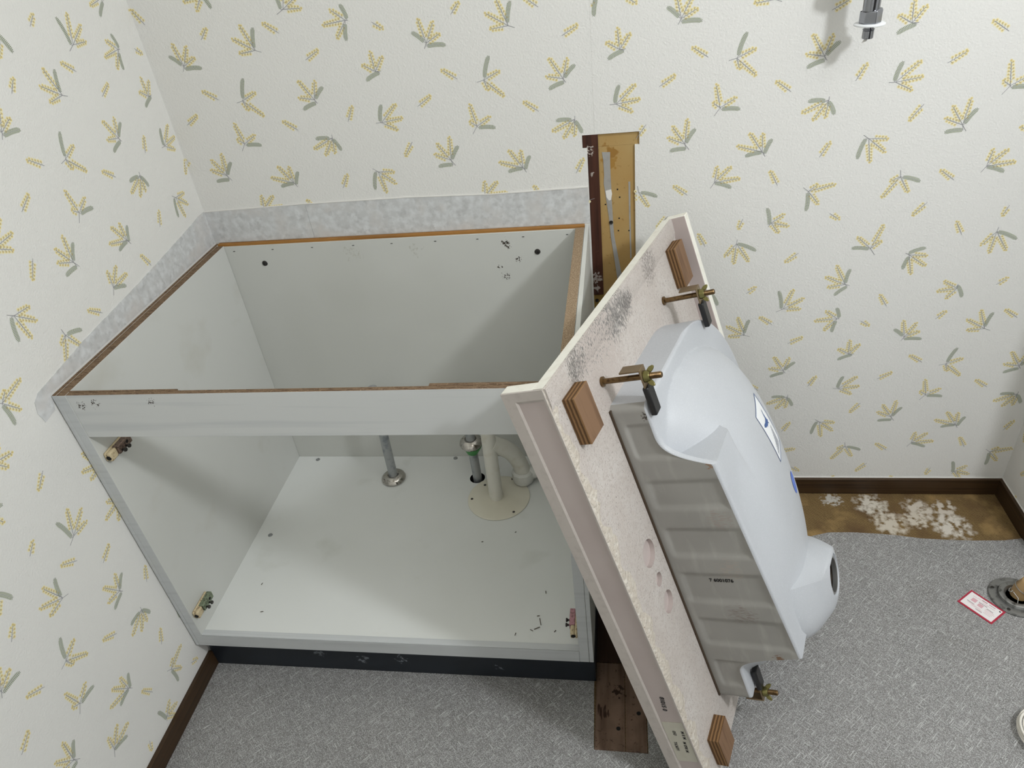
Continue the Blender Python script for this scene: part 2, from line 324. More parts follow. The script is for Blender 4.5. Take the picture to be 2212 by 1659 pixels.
# back wall with a T shaped cut where a partition was taken away
HX0, HX1, HZ = .8030, .9080, .8945; SX0, SX1, SZ = .8115, .8995, .8708
wb = MB(); TB = lambda u, z, h: (u, -h, z)
def in_hole(u, z): return (SX0 < u < SX1 and z < HZ) or (HX0 < u < HX1 and SZ < z < HZ)
xs = [-.06, HX0, SX0, SX1, HX1, XF+.06]; zs = [-.02, SZ, HZ, ZC]
def rect_cells(mb, T, xs, zs, skip, th):
    nx, nz = len(xs), len(zs)
    fs = []
    vs = [T(x, z, 0) for x in xs for z in zs]+[T(x, z, -th) for x in xs for z in zs]; o = nx*nz; ix = lambda i, j: i*nz+j
    sk = lambda i, j: not (0 <= i < nx-1 and 0 <= j < nz-1) or skip((xs[i]+xs[i+1])/2, (zs[j]+zs[j+1])/2)
    for i in range(nx-1):
        for j in range(nz-1):
            if sk(i, j): continue
            a, b, c, d = ix(i, j), ix(i+1, j), ix(i+1, j+1), ix(i, j+1)
            fs += [(a, b, c, d), (a+o, d+o, c+o, b+o)]
            for (di, dj, p, q) in ((-1, 0, a, d), (1, 0, b, c), (0, -1, a, b), (0, 1, d, c)):
                if sk(i+di, j+dj): fs.append((p, q, q+o, p+o))
    mb.add(vs, fs, 0)
rect_cells(wb, TB, xs, zs, in_hole, .004)
wb.box(-.06, XF+.06, .0105, .06, -.02, ZC)
keepb = lambda u, z: not in_hole(u, z) and not (z < .722 and u < .80) and z > .04
paper(wb, TB, 0, .827, .0, ZC, .1599, keepb)
paper(wb, TB, .827, XR, .0, ZC, 1.0707, keepb)
wall_back = struct(wb.build('wall_back', WM))
# what shows in the cut
m = MB(); m.box(HX0, .832, .0005, .0105, SZ, HZ); m.box(SX0-.0085, .832, .0012, .0105, .56, SZ-.0002)
o = m.build('timber_strip', TIMB, wall_back, bevel=.0006); o['label'] = 'dark red brown timber strip'
m = MB(); m.box(SX0-.0085, .832, .004, .0105, -.01, .559); o = m.build('lower_board', TANL, wall_back); o['label'] = 'olive tan board piece below the dark timber'
m = MB(); m.box(.8322, HX1, .0040, .0105, SZ, HZ-.004); m.box(.8322, SX1, .0040, .0105, -.01, SZ-.0002); m.box(.8322, HX1, .0030, .0105, HZ-.0038, HZ)
o = m.build('backing_board', TANB, wall_back); o['label'] = 'tan backing board'
def strip_poly(mb, left, right, y0, y1):
    n = len(left); pts = left+right[::-1]
    mb.prism([(x, y1, z) for x, z in pts], (0, y0-y1, 0))
m = MB(); strip_poly(m, [(.8385,.860),(.8405,.845),(.8414,.8155),(.8400,.800),(.8440,.765),(.8478,.7313),(.8505,.690),(.8588,.62),(.866,.55)], [(.8540,.859),(.8535,.845),(.8535,.8155),(.8541,.7966),(.8545,.765),(.8563,.7113),(.8575,.690),(.8682,.62),(.880,.55)], .0033, .0042)
m.build('adhesive_streak', GLUE, wall_back)
m = MB(); strip_poly(m, [(.887,.80),(.8875,.72),(.8885,.64)], [(.8905,.80),(.8905,.72),(.8912,.64)], .0036, .0042); m.build('adhesive_streak', GLUE, wall_back)
m = MB(); strip_poly(m, [(.8430,.785),(.8445,.772),(.849,.765)], [(.854,.787),(.8555,.778),(.853,.766)], .0028, .0042); o = m.build('torn_paper_scrap', WHT, wall_back); o['label'] = 'white torn paper scrap'
for (x, z, y) in ((.852,.7194,.0036),(.8116+.006,.5573-.012,.0036)):
    m = MB(); m.lathe([(.0001,.0006),(.0012,.0006),(.0014,.0016),(.0036,.0022),(.0040,.0)], (x, y, z), (0,-1,0), 16); m.build('screw', SCREW, wall_back)
for (x, z) in ((.866,.786),(.870,.770),(.842,.757),(.847,.750),(.868,.727),(.866,.701),(.887,.700)):
    m = MB(); m.lathe([(.0001,.0004),(.0014,.0004),(.0016,0)], (x, .004, z), (0,-1,0), 8); m.build('nail_hole', DARK, wall_back)
# left wall
m = MB(); TL = lambda u, z, h: (h, u, z)
m.box(-.06, 0, YF, .06, -.02, ZC)
paper(m, TL, YF, 0, 0, ZC, .1599-.0045, lambda u, z: not (z < .722 and u > -.55) and z > .04)
struct(m.build('wall_left', WM))
m = MB(); TR = lambda u, z, h: (XR-h, -u, z)
m.box(XR, XR+.11, YE, .06, -.02, ZC)
paper(m, TR, 0.004, -YE, 0, ZC, 1.0707-XR+4*PX-.03, lambda u, z: z > .04)
struct(m.build('wall_right', WM))
m = MB(); m.box(-.06, XF+.06, YF, .06, ZC, ZC+.04); struct(m.build('ceiling', CEIL))
m = MB(); m.box(XF, XF+.06, YF, .06, -.02, ZC); struct(m.build('wall_far_right', PAPER))
m = MB(); m.box(-.06, 1.5, YF-.06, YF, -.02, ZC); struct(m.build('unseen_wall_front', PAPER))  # unseen wall behind the camera, added to cut fill light from that side
# seam of the wallpaper
m = MB(); m.box(.8267, .8273, -.0004, .001, HZ+.002, ZC); o = struct(m.build('trim_5', PAPER))
# marbled strips left on the walls above the cabinet
m = MB()
m.prism([(0,0,.7225),(.229,0,.7225),(.2285,0,.7955),(0,0,.7915)], (0,-.0012,0))
m.prism([(.2295,0,.7225),(.811,0,.7225),(.8095,0,.795),(.62,0,.7925),(.45,0,.7965),(.2290,0,.796)], (0,-.0010,0))
struct(m.build('trim_1', MARBLE))
LS = [(0,.7225),(0,.7935),(-.0207,.7934),(-.1,.784),(-.2729,.7667),(-.4512,.7529),(-.5781,.7372),(-.5905,.7291),(-.596,.712),(-.5914,.6927),(-.575,.696),(-.5659,.6973),(-.5583,.7167),(-.5570,.7225)]
m = MB(); m.prism([(0, y, z) for y, z in LS], (.0012,0,0)); struct(m.build('trim_2', MARBLE))
# torn paper edge over the strips
m = MB(); m.prism([(.0,0,.7915),(.229,0,.796),(.45,0,.7965),(.62,0,.7925),(.8095,0,.795),(.8095,0,.7975),(.62,0,.7945),(.45,0,.7985),(.229,0,.798),(.0,0,.7935)], (0,-.0018,0)); struct(m.build('trim_3', WHT))
# baseboards
HB = .043
m = MB(); m.box(0, .0085, YF, -.5395, 0, HB, 0); struct(m.build('baseboard_left', BASEB, bevel=.001))
m = MB(); m.box(.9005, XR, -.0085, 0, -.003, HB, 0); struct(m.build('baseboard_back', BASEB, bevel=.001))
m = MB(); m.box(XR-.0085, XR, YE, -.0088, -.003, HB, 0); struct(m.build('baseboard_right', BASEB, bevel=.001))
m = MB(); m.box(.9005, XR-.0012, -.0022, 0, HB, HB+.0016); m.box(XR-.0022, XR, YE, -.0002, HB, HB+.0016); struct(m.build('trim_4', WHT))
# floor: subfloor, sheet vinyl with the cut edge, planks where the partition stood
m = MB(); m.box(-.06, XF+.06, YF, .06, -.06, -.0032); floor = struct(m.build('floor', SUBF))
cut = [(.9045,-.16),(1.05,-.158),(1.2,-.156),(1.2871,-.1515),(1.3279,-.1388),(1.38,-.1375),(1.4366,-.1408),(1.48,-.146),(1.5204,-.1528),(1.57,-.1555),(1.6236,-.1568),(1.6895,-.1548),(XR,-.1468)]
GX0, GX1, GY = .8035, .9035, -.6768
m = MB(); out = [(0,0),(0,YF),(XF,YF),(XF,0),(XR+.11,0),(XR+.11,YE),(XR,YE),(XR,-.1468)]+cut[::-1][1:]+[(GX1,-.40),(GX1+.0005,GY),(.8075,GY+.001),(.8045,-.56),(GX0,-.35),(GX0,0)]
plate_holes(m, out, [], -.0030, 0, lambda u, v, h: (u, v, h)); o = m.build('vinyl_sheet', VINYL, floor)
for (x0, x1, y0, y1, mt, lb) in ((.8045,.9025,-.4975,-.002,DPLANK,'dark floor plank'),(.8085,.8630,-.6755,-.499,PLANK,'stained worn plank'),(.8642,.9025,-.6755,-.499,PLANK,'stained worn plank')):
    m = MB(); m.box(x0, x1, y0, y1, -.0032, -.0012); o = m.build('plank', mt, floor, bevel=.0005); o['label'] = lb
for (x, y) in ((.8885,-.6015),(.851,-.633)):
    m = MB(); m.lathe([(.0001,.0003),(.0036,.0003),(.004,0)], (x, y, -.0012), (0,0,1), 12); m.build('nail_hole', DARK, floor)

# ------------------------------------------------------------------ vanity cabinet (doors and worktop removed)
CW, CD, CT, TK, BT, TI = .808, -.561, .72, .092, .124, -.015
cab = thing('vanity_cabinet', 'white open-top vanity cabinet without doors, with raw chipboard edges, in the corner', 'cabinet', (.405, -.28, 0))
W_, C_ = 0, 1
def panel(nm, x0, x1, y0, y1, z0, z1, faces, mats, bev=.0006):
    m = MB(); m.box(x0, x1, y0, y1, z0, z1, faces); return m.build(nm, mats, cab, bevel=bev)
# left: filler + panel, right: panel + filler
panel('filler_strip', .0025, .0098, CD, -.001, TK, CT, [0,0,1,0,0,2], [MEL, EDGEW, CHIPD])
panel('side_panel', .0100, .0260, CD, TI, TK, CT, [0,0,1,0,0,2], [MEL, EDGEW, CHIPD])
panel('side_panel', .7820, .7998, CD, TI, TK, CT, [0,0,1,0,0,2], [MEL, EDGEW, CHIP])
panel('filler_strip', .8002, CW, CD, -.001, TK, CT-.001, [0,0,1,0,0,0], [MEL, EDGEW])
panel('back_panel', .0102, .7998, TI+.0005, -.0105, TK, CT-.003, [0]*6, [BACKP])
o = panel('back_batten', .0102, .7998, -.0105, -.0002, .60, CT+.0015, [0]*6, [ORANGE]); o['label'] = 'orange brown wooden batten along the back edge'
panel('front_rail', .0262, .7818, CD+.0004, CD+.0095, .6375, CT, [0,0,0,0,0,1], [RAILM, CHIPD])
for x0, x1, y1 in ((.0262, .2094, -.5485), (.600, .7815, -.5455)):
    o = panel('rail_cleat', x0, x1, CD+.0097, y1, .66, CT+.0006, [0]*6, [CHIPD]); o['label'] = 'brown chipboard cleat'
bot = MB(); hole = (.5158, -.0950, .0185)
plate_holes(bot, [(.0262,CD+.0006),(.7818,CD+.0006),(.7818,TI),(.0262,TI)], [hole], TK+.001, BT, lambda u, v, h: (u, v, h), 0, 1, out_m=0)
bot.build('bottom_panel', [BOTM, DARK], cab)  # hole wall coloured black, its shade put into the material
m = MB(); m.box(.0262, .7818, CD-.0006, CD+.0005, TK+.001, BT+.0006); m.box(.0262, .7818, CD, CD+.014, BT, BT+.0006); m.build('edge_band', EDGEW, cab)
m = MB(); m.box(.0085, CW, -.541, -.529, .0004, TK-.0006); m.box(CW-.012, CW, -.529, -.002, .0004, TK-.0006); m.box(.0085, .02, -.529, -.002, .0004, TK-.0006); m.box(.02, CW-.012, -.014, -.002, .0004, TK-.0006)
m.build('toe_kick', TOE, cab, bevel=.0006)
m = MB(); m.box(.02, CW-.012, -.529, -.014, .0780, .0860); o = m.build('hole_shade_sheet', DARK, cab)  # black sheet added below the bottom panel so the hole reads dark
for x, y in ((.0822,-.0279),(.4476,-.0229),(.0602,-.2905),(.6453,-.0823)):
    m = MB(); m.lathe([(.0001,.0012),(.0022,.0012),(.0030,.0022),(.0048,.0016),(.0055,0)], (x, y, BT), (0,0,1), 16); m.build('screw_cap', CAPW, cab)
for x, z in ((.1068,.6751),(.7021,.6721)):
    m = MB(); m.lathe([(.0001,.0008),(.0020,.0008),(.0026,.0022),(.0052,.0020),(.0062,0)], (x, TI+.0005, z), (0,-1,0), 16); m.build('screw', SCREW, cab)
for i, x in enumerate((.0459,.1346,.2241,.3156,.3995,.4929,.5815,.6760,.7647)):
    m = MB(); m.box(x-.0022, x+.0022, TI-.0004, TI+.001, .7058, .7068); m.build('staple', SCREW, cab)
def hinge(x, y, z, dr, mt, lb):
    """cup hinge left on the side panel, its long axis running into the cabinet; dr = direction off the panel"""
    def B(mb, u0, u1, v0, v1, w0, w1, mi=0):                               # u off the panel, v along y, w along z
        xa, xb = x+dr*u0, x+dr*u1
        mb.box(min(xa, xb), max(xa, xb), y+v0, y+v1, z+w0, z+w1, mi)
    m = MB(); B(m, .0002, .0055, -.026, .028, -.0085, .0085); B(m, .0055, .0135, -.026, -.008, -.0085, .0085)
    h = m.build('hinge', HCREAM, cab, bevel=.0025); h['label'] = lb
    m = MB(); B(m, .0055, .0160, -.0075, .028, -.0075, .0080); m.build('hinge_arm', mt, h, bevel=.0012)
    for v, w in ((-.001, -.003), (.010, -.0035)):
        m = MB(); m.lathe([(.0001,.0075),(.0034,.0075),(.0040,.0055),(.0020,.0035),(.0020,0)], (x+dr*.016, y+v, z+w), (dr,0,0), 12); m.build('hinge_screw', SCREW, h)
    m = MB(); m.lathe([(.0001,.0004),(.0030,.0004),(.0032,0)], (x+dr*.016, y+.016, z+.001), (dr,0,0), 12); m.build('screw_slot', DARK, h)
    m = MB(); m.lathe([(.0001,.0006),(.0040,.0006),(.0044,0)], (x+dr*.008, y-.026, z-.001), (0,-1,0), 14); m.build('pivot_hole', DARK, h)
    return h
hinge(.026, -.528, .588, 1, HBROWN, 'tarnished brown door hinge high on the left panel')
hinge(.026, -.530, .180, 1, HGREEN, 'greenish tarnished door hinge low on the left panel')
hinge(.782, -.535, .170, -1, HPINK, 'pinkish door hinge on the right panel')

# debris on the cabinet bottom
m = MB()
for x, y, l, a in ((.705,-.50,.016,1.8),(.700,-.515,.012,.5),(.69,-.52,.006,-.5),(.71,-.43,.006,1.7),(.66,-.53,.006,1.4),(.735,-.52,.005,1.),(.56,-.30,.004,.3),(.63,-.27,.004,.8),(.10,-.43,.005,1.4),(.13,-.50,.006,.2),(.70,-.487,.005,.2)):
    d = Vector((math.cos(a), math.sin(a), 0))*l/2; c = Vector((x, y, BT+.0009))
    m.tube([c-d, c+Vector((0, 0, .0003)), c+d], .0007, 6)
o = m.build('wood_splinters', mat('dark_splinter', G(78,66,52), .8)); o['kind'] = 'stuff'; o['label'] = 'dark wood splinters scattered on the white cabinet bottom'; o['category'] = 'debris'

# ------------------------------------------------------------------ pipes inside the cabinet
def esc_profile(R, r, h): return [(r,0),(R*.93,0),(R,h*.25),(R*.95,h*.55),(R*.78,h*.85),(R*.5,h),(r,h*.92)]
t = thing('water_supply_pipe', 'grey steel supply pipe with chrome escutcheon resting flat on the cabinet bottom', 'pipe', (.307,-.100,BT), group='steel supply pipes in the cabinet')
m = MB(); m.tube([(.307,-.100,BT+.0005),(.312,-.099,.40)], .0108, 20); m.build('pipe', STEEL, t)
m = MB(); m.lathe(esc_profile(.030,.0118,.016), (.3072,-.100,BT+.0006), (0,0,1), 36); m.build('escutcheon', CHROME, t)
t = thing('water_supply_pipe', 'grey steel supply pipe with raised chrome escutcheon and green tape, through the black hole', 'pipe', (.516,-.095,.087), group='steel supply pipes in the cabinet')
m = MB(); m.tube([(.516,-.095,.0865),(.516,-.095,.40)], .0108, 20); m.build('pipe', STEEL, t)
m = MB(); m.lathe(esc_profile(.0275,.0118,.017), (.516,-.096,.232), (.0,-.1,1), 36); m.build('escutcheon', CHROME, t)
m = MB(); m.lathe([(.0115,-.020),(.0135,-.020),(.021,-.002),(.0235,.0055),(.0115,.0055)], (.517,-.0955,.2255), (.12,-.10,1), 24, closed=True); m.build('tape_wrap', GREEN, t)
t = thing('drain_pipe', 'cream plastic drain pipe with round cover plate and curved side branch', 'pipe', (.574,-.160,BT))
m = MB(); m.tube([(.572,-.162,BT+.002),(.5735,-.160,.25),(.575,-.158,.36)], .0158, 28); m.build('pipe', PVC, t)
m = MB(); m.lathe([(.0001,0),(.0712,0),(.0728,.0008),(.0724,.0022),(.070,.0030),(.0215,.0026),(.0001,.0026)], (.578,-.1635,BT+.0004), (0,0,1), 56); pl_ = m.build('cover_plate', PLATE, t)
for x, y in ((.5154,-.1705),(.5391,-.1234),(.6189,-.2109),(.603,-.1020)):
    m = MB(); m.lathe([(.0001,.0006),(.0026,.0008),(.0032,0)], (x, y, BT+.0034), (0,0,1), 12); m.build('screw', SCREW, pl_)
m = MB(); m.tube([(.575,-.156,.284),(.587,-.145,.268),(.601,-.133,.250),(.613,-.123,.230),(.622,-.115,.206),(.628,-.110,.182),(.631,-.107,.158)], [.0195,.0195,.0195,.0192,.019,.0188,.0188], 24); m.build('branch_elbow', PVC, t)
m = MB(); m.tube([(.631,-.107,.163),(.631,-.107,.158),(.631,-.107,.136),(.631,-.107,.1285)], [.0215,.0265,.0265,.023], 10); m.build('coupling_nut', PVCW, t)
m = MB(); m.tube([(.631,-.107,.150),(.640,-.105,.150),(.655,-.100,.150),(.672,-.095,.150)], [.018,.018,.017,.016], 18); m.build('side_outlet', PVCW, t)

# ------------------------------------------------------------------ washbasin counter, stood on its end and leaning on the cabinet corner
MR = Matrix(((.3152319,.9025316,.2933693),(.9484391,-.2888454,-.1305052),(-.0330467,.3193823,-.9470495)))
K1 = Vector((.7755833,-.6489198,.7810136)); L_, DP, HS, HA, TB_, TT = .8005, .5995, .0627, .0290, .0191, .0145
base = K1+MR @ Vector((0, -HS, L_))
mw = Matrix.Translation(base) @ MR.to_4x4()
ctr = thing('washbasin_counter', 'upturned white resin washbasin counter leaning on end against the cabinet, grey basin underside showing', 'washbasin', None, mw, (0,-HS,L_))
# slab: top skin + underside skin with tap holes
m = MB()
m.box(.0008, DP, -TT, -.0075, 0, L_, [0,0,0,2,0,0])
plate_holes(m, [(.0008,0.0),(DP-TB_,0.0),(DP-TB_,L_),(.0008,L_)], [(.0886,.349,.0215),(.0880,.401,.011),(.0895,.449,.018)], -.0075, 0, lambda u, v, h: (u, h, v), 1, 2, out_m=0)
m.build('slab', [FRPW, FRPU, FRPP], ctr)
# end face band (bright sawn edge) is the -c faces of slab, upstand and apron
m = MB(); m.box(.0002, TB_, -HS, -TT-.0001, 0, L_, [1,0,0,0,0,0]); up = m.build('backsplash_upstand', [FRPW, FRPG], ctr, bevel=.0012); up['label'] = 'backsplash upstand with unfinished pinkish rear face'
# rear face of the upstand: raised rim round a recessed panel
RY = lambda u, v, h: (-h, u, v)
m = MB()
rim_o = [(-HS+.0005,.0005),(.0,.0005),(.0,L_-.0005),(-HS+.0005,L_-.0005)]
rim_i = [(-.0455,.014),(-.0030,.014),(-.0030,L_-.014),(-.0430,L_-.014)]
bmv = [RY(u, v, .0022) for u, v in rim_o]+[RY(u, v, .0018) for u, v in rim_i]+[RY(u, v, -.0001) for u, v in [(-.0425,.018),(-.0020,.018),(-.0020,L_-.018),(-.0400,L_-.018)]]+[RY(u, v, -.0002) for u, v in rim_o]
m.add(bmv, [(i, (i+1) % 4, 4+(i+1) % 4, 4+i) for i in range(4)]+[(12+i, 12+(i+1) % 4, (i+1) % 4, i) for i in range(4)], 0)
m.add(bmv, [(4+i, 4+(i+1) % 4, 8+(i+1) % 4, 8+i) for i in range(4)], 0)
m.add(bmv[8:12], [(0,1,2,3)], 1)
m.build('rear_rim', [FRPG, FRPP], up, bevel=.0)
m = MB(); m.prism([RY(u, v, .0002) for u, v in ((-.0400,.622),(-.0045,.617),(-.0045,.712),(-.0400,.718))], RY(0,0,.0004)); m.build('paper_label', LABELM, up)
# hand stamped figures on the rear face, running down the length
def tmat(u, v, h, ang):
    # glyph x axis along +c turned by ang, glyph y axis along +b, facing -a
    ex = Vector((0, math.sin(ang), math.cos(ang))); ey = Vector((0, math.cos(ang), -math.sin(ang))); ez = ex.cross(ey)
    if ez.x > 0: pass
    M4 = Matrix((ex, ey, ez)).transposed().to_4x4(); return Matrix.Translation(RY(u, v, h)) @ M4
for s, sz, u, v, a in (('81015 0', .0100, -.0235, .560, -.12),('M 8 M', .0074, -.0125, .638, -.05),('050', .0074, -.0270, .640, -.05),('M 898 M', .0074, -.0165, .664, -.08),('T63691', .0074, -.0330, .668, -.05)):
    text_obj(s, sz, tmat(u, v, .0007, a), INK, 'stamped_figures', up, .0001)
# fibrous ragged border of the underside along the upstand
m = MB(); pts = []
n_ = 90
for i in range(n_+1):
    c = L_*i/n_; w = .010+.010*rnd.random()+.006*math.sin(i*.7)+(.004 if i > 25 else 0)
    pts.append((c, w))
vs = []; fs = []
for i, (c, w) in enumerate(pts):
    h = .0008+.0016*rnd.random()
    vs += [(-.0016, -.0006, c), (.0005, .0006+.4*h, c), (w*.5, h+.0004*rnd.random(), c), (w, .0001, c)]
for i in range(n_):
    for k in range(3): fs.append((i*4+k, i*4+k+1, (i+1)*4+k+1, (i+1)*4+k))
m.add(vs, fs); m.build('ragged_resin_border', FRPF, ctr, angle=80)
# a shallow raised bead along the upper end of the underside
m = MB(); m.prism([(.0,0,.0),(.0,.0040,.0015),(.0,.0030,.026),(.0,.0004,.036),(.0,0,.036)], (DP-TB_, 0, 0)); m.build('end_bead', FRPU, ctr, angle=20)
# front apron
m = MB(); m.box(DP-TB_, DP, -TT-.0001, HA, 0, L_, [1,0,0,0,0,0]); m.build('front_apron', [FRPW, FRPP], ctr, bevel=.0015)

# --- basin underside as one moulded body
A0, C0, C1 = .131, .1165, .7190
CM = (C0+C1)/2; CH = (C1-C0)/2
def amax(c):
    x = min(1, abs(c-CM)/CH); return .345+.220*(1-x**2.6)**(1/1.8)
def amin(c):
    r = .010; d = min(c-C0, C1-c)
    return A0 if d >= r else A0+r-math.sqrt(max(0, r*r-(r-d)**2))
def sstep(x): x = min(1, max(0, x)); return x*x*(3-2*x)
def smax(a, b, k):
    h = max(k-abs(a-b), 0)/k; return max(a, b)+h*h*k*.25
def flange(a): return .0575-.004*(a-A0)
XA, XB = .2222, .6035
def hbox(a, c):
    bc = .126+(c-XA)*(.161-.126)/(XB-XA)
    f = flange(a)
    if XA <= c <= XB: v = bc; w = 1-sstep((a-.215)/.035)
    else:
        if c < XA: d = (XA-c)/.062; v = f if d >= 1 else f+(.126-f)*(1-d)**3.4
        else: d = (c-XB)/.052; v = f if d >= 1 else f+(.161-f)*(1-d)**3.0
        w = 1-sstep((a-A0-.0085)/.004)
    return f+(v-f)*w
def hdome(a, c):
    f = flange(a); pk = .1625+.085*(c-.42)-.25*max(0, abs(c-.46)-.1)**2
    a0 = .255; sa = (.275 if a > a0 else .165); r2 = ((abs(a-a0)/sa)**2.15+(abs(c-.43)/.288)**2.5)
    if r2 >= 1: return f-.02
    h = (pk-f)*(1-r2)**.60-.004
    if a < .26 and not (XA <= c <= XB): t = min(1, max(0, (a-.140)/.088)); h = h*t*(2-t)*1.0-.006*(1-t)
    return f+h
def hraw(a, c):
    hb, hd, f = hbox(a, c), hdome(a, c), flange(a)
    pocket = .159 < c < XA and A0+.010 < a < .235 and abs(c-CM) < CH-.02
    if XA <= c <= XB: return max(f, smax(hb, hd, .012))
    return max(hb, hd, f-(.010 if pocket else 0))
def height(a, c):
    h = hraw(a, c); r = .006
    d = min(a-amin(c), amax(c)-a, c-C0+.0, C1-c)
    if d < r:
        x = (r-max(d, 0))/r; h -= r*(1-math.sqrt(max(0, 1-x*x)))*.8
    return h
def lin(a, b, n): return [a+(b-a)*i/n for i in range(n+1)]
cs = [C0, C0+.0008, C0+.002, C0+.004, C0+.006]+lin(C0+.0095, .150, 8)+lin(.153, .2205, 24)+[.2219, .2225]+lin(.226, .600, 96)+[.6032, .6038]+lin(.606, .655, 22)+lin(.66, C1-.0095, 12)+[C1-.006, C1-.004, C1-.002, C1-.0008, C1]
us = [0, .0012, .003, .006, .010, .0145]+lin(.02, .98, 84)+[.9855, .990, .994, .997, .9988, 1]
m = MB(); nu = len(us); nc = len(cs)
vs = [(amin(c)+u*(amax(c)-amin(c)), height(amin(c)+u*(amax(c)-amin(c)), c), c) for c in cs for u in us]
fs = [(i*nu+k, i*nu+k+1, (i+1)*nu+k+1, (i+1)*nu+k) for i in range(nc-1) for k in range(nu-1)]
m.add(vs, fs)
# rear wall with its recessed ribs
RIB = [(.146,.212),(.2465,.3057),(.3367,.3999),(.4276,.4964),(.5258,.5922),(.623,.690)]
NB = 34; vs = []; fs = []
for c in cs:
    top = height(amin(c), c)
    for k in range(NB+1):
        b = top*k/NB; dep = 0
        for r0, r1 in RIB:
            e = sstep((c-r0)/.007)*sstep((r1-c)/.013)*sstep((b-.011-.25*max(0, (.012-(c-r0)))-.25*max(0, .012-(r1-c)))/.007)
            dep = max(dep, e)
        edge = sstep((top-b)/.004)
        vs.append((amin(c)+.0030*dep*edge, b, c))
for i in range(nc-1):
    for k in range(NB): fs.append((i*(NB+1)+k, i*(NB+1)+k+1, (i+1)*(NB+1)+k+1, (i+1)*(NB+1)+k))
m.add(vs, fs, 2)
# front and end walls
vs = []; fs = []
for c in cs: a = amax(c); h = height(a, c); vs += [(a, 0, c), (a, h*.5, c), (a, h, c)]
for i in range(nc-1):
    for k in range(2): fs.append((i*3+k, i*3+k+1, (i+1)*3+k+1, (i+1)*3+k))
m.add(vs, fs)
for c in (C0, C1):
    vs = []; fs = []
    for u in us: a = amin(c)+u*(amax(c)-amin(c)); vs += [(a, 0, c), (a, height(a, c), c)]
    for k in range(nu-1): fs.append((k*2, k*2+1, k*2+3, k*2+2))
    m.add(vs, fs)
# drain boss: lofted from a cornered foot to a round collar
foot = [(.176,.506),(.215,.512),(.262,.522),(.318,.540),(.372,.565),(.398,.600),(.390,.640),(.348,.668),(.295,.674),(.245,.664),(.203,.640),(.174,.612),(.163,.585),(.165,.555),(.170,.528)]
crown = [(.230,.531),(.256,.5435),(.281,.549),(.330,.556),(.345,.567),(.348,.590),(.336,.615),(.315,.632),(.292,.636),(.270,.630),(.255,.618),(.244,.603),(.238,.585),(.234,.565),(.231,.545)]
dc = Vector((.299,.5870)); nb = len(foot)
BE = [1,1,1,1,1.2,1.6,1.7,1.7,1.7,1.7,1.7,1.7,1.55,1.35,1.15]
rings = []
for t_, b in ((0,.120),(.0,.146),(.25,.159),(.5,.171),(.75,.182),(.9,.1885),(1.0,.1925)):
    rings.append([(p[0]+(q[0]-p[0])*t_**BE[k], b, p[1]+(q[1]-p[1])*t_**BE[k]) for k, (p, q) in enumerate(zip(foot, crown))])
def ring(r, b):
    o_ = []
    for q in crown:
        d_ = Vector((q[0]-dc.x, q[1]-dc.y)).normalized(); o_.append((dc.x+d_.x*r, b, dc.y+d_.y*r))
    return o_
rings += [ring(.0405, .1950), ring(.0365,.1958), ring(.0355,.1925), ring(.0315,.1915), ring(.0305,.150), ring(.001,.150)]
vs = [p for g in rings for p in g]; fs = []; ms = []
for i in range(len(rings)-1):
    for k in range(nb): fs.append((i*nb+k, i*nb+(k+1) % nb, (i+1)*nb+(k+1) % nb, (i+1)*nb+k)); ms.append(1 if i >= 10 else 0)
BV0 = len(m.v)
m.add(vs, fs, ms)
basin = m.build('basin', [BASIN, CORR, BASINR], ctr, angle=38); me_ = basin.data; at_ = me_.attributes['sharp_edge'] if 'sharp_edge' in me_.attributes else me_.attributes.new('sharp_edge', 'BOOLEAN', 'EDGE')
col0 = {BV0+i*nb for i in range(8)}
for e_ in me_.edges:
    if e_.vertices[0] in col0 and e_.vertices[1] in col0: at_.data[e_.index].value = True
basin['label'] = 'grey white moulded basin underside with ribbed rear wall'
m = MB(); m.lathe([(.0285,-.006),(.0315,-.006),(.0325,.0008),(.0305,.0016),(.0285,.0012)], (dc.x, .1927, dc.y), (0,1,0), 36, closed=True); m.build('drain_ring', RING, basin)
# sticker on the bowl: bilinear patch laid on the surface
def patch(quad, h, nu_, nv_, name, mt):
    m = MB(); vs = []; fs = []
    for i in range(nu_+1):
        for j in range(nv_+1):
            u, v = i/nu_, j/nv_
            a = (1-u)*(1-v)*quad[0][0]+u*(1-v)*quad[1][0]+u*v*quad[2][0]+(1-u)*v*quad[3][0]
            c = (1-u)*(1-v)*quad[0][1]+u*(1-v)*quad[1][1]+u*v*quad[2][1]+(1-u)*v*quad[3][1]
            vs.append((a, height(a, c)+h, c))
    for i in range(nu_):
        for j in range(nv_): fs.append((i*(nv_+1)+j, i*(nv_+1)+j+1, (i+1)*(nv_+1)+j+1, (i+1)*(nv_+1)+j))
    m.add(vs, fs); return m
STICK = [(.4036,.2768),(.3350,.2820),(.3344,.3735),(.4018,.3704)]
def suv(u, v):
    q = STICK; return ((1-u)*(1-v)*q[0][0]+u*(1-v)*q[1][0]+u*v*q[2][0]+(1-u)*v*q[3][0], (1-u)*(1-v)*q[0][1]+u*(1-v)*q[1][1]+u*v*q[2][1]+(1-u)*v*q[3][1])
def srect(u0, u1, v0, v1, h, n=6): return patch([suv(u0, v0), suv(u1, v0), suv(u1, v1), suv(u0, v1)], h, n, n, '', None)
st = srect(0, 1, 0, 1, .0005, 14).build('sticker', STW, basin, angle=60); st['label'] = 'white sticker with a blue border and a blue emblem'
m = MB()
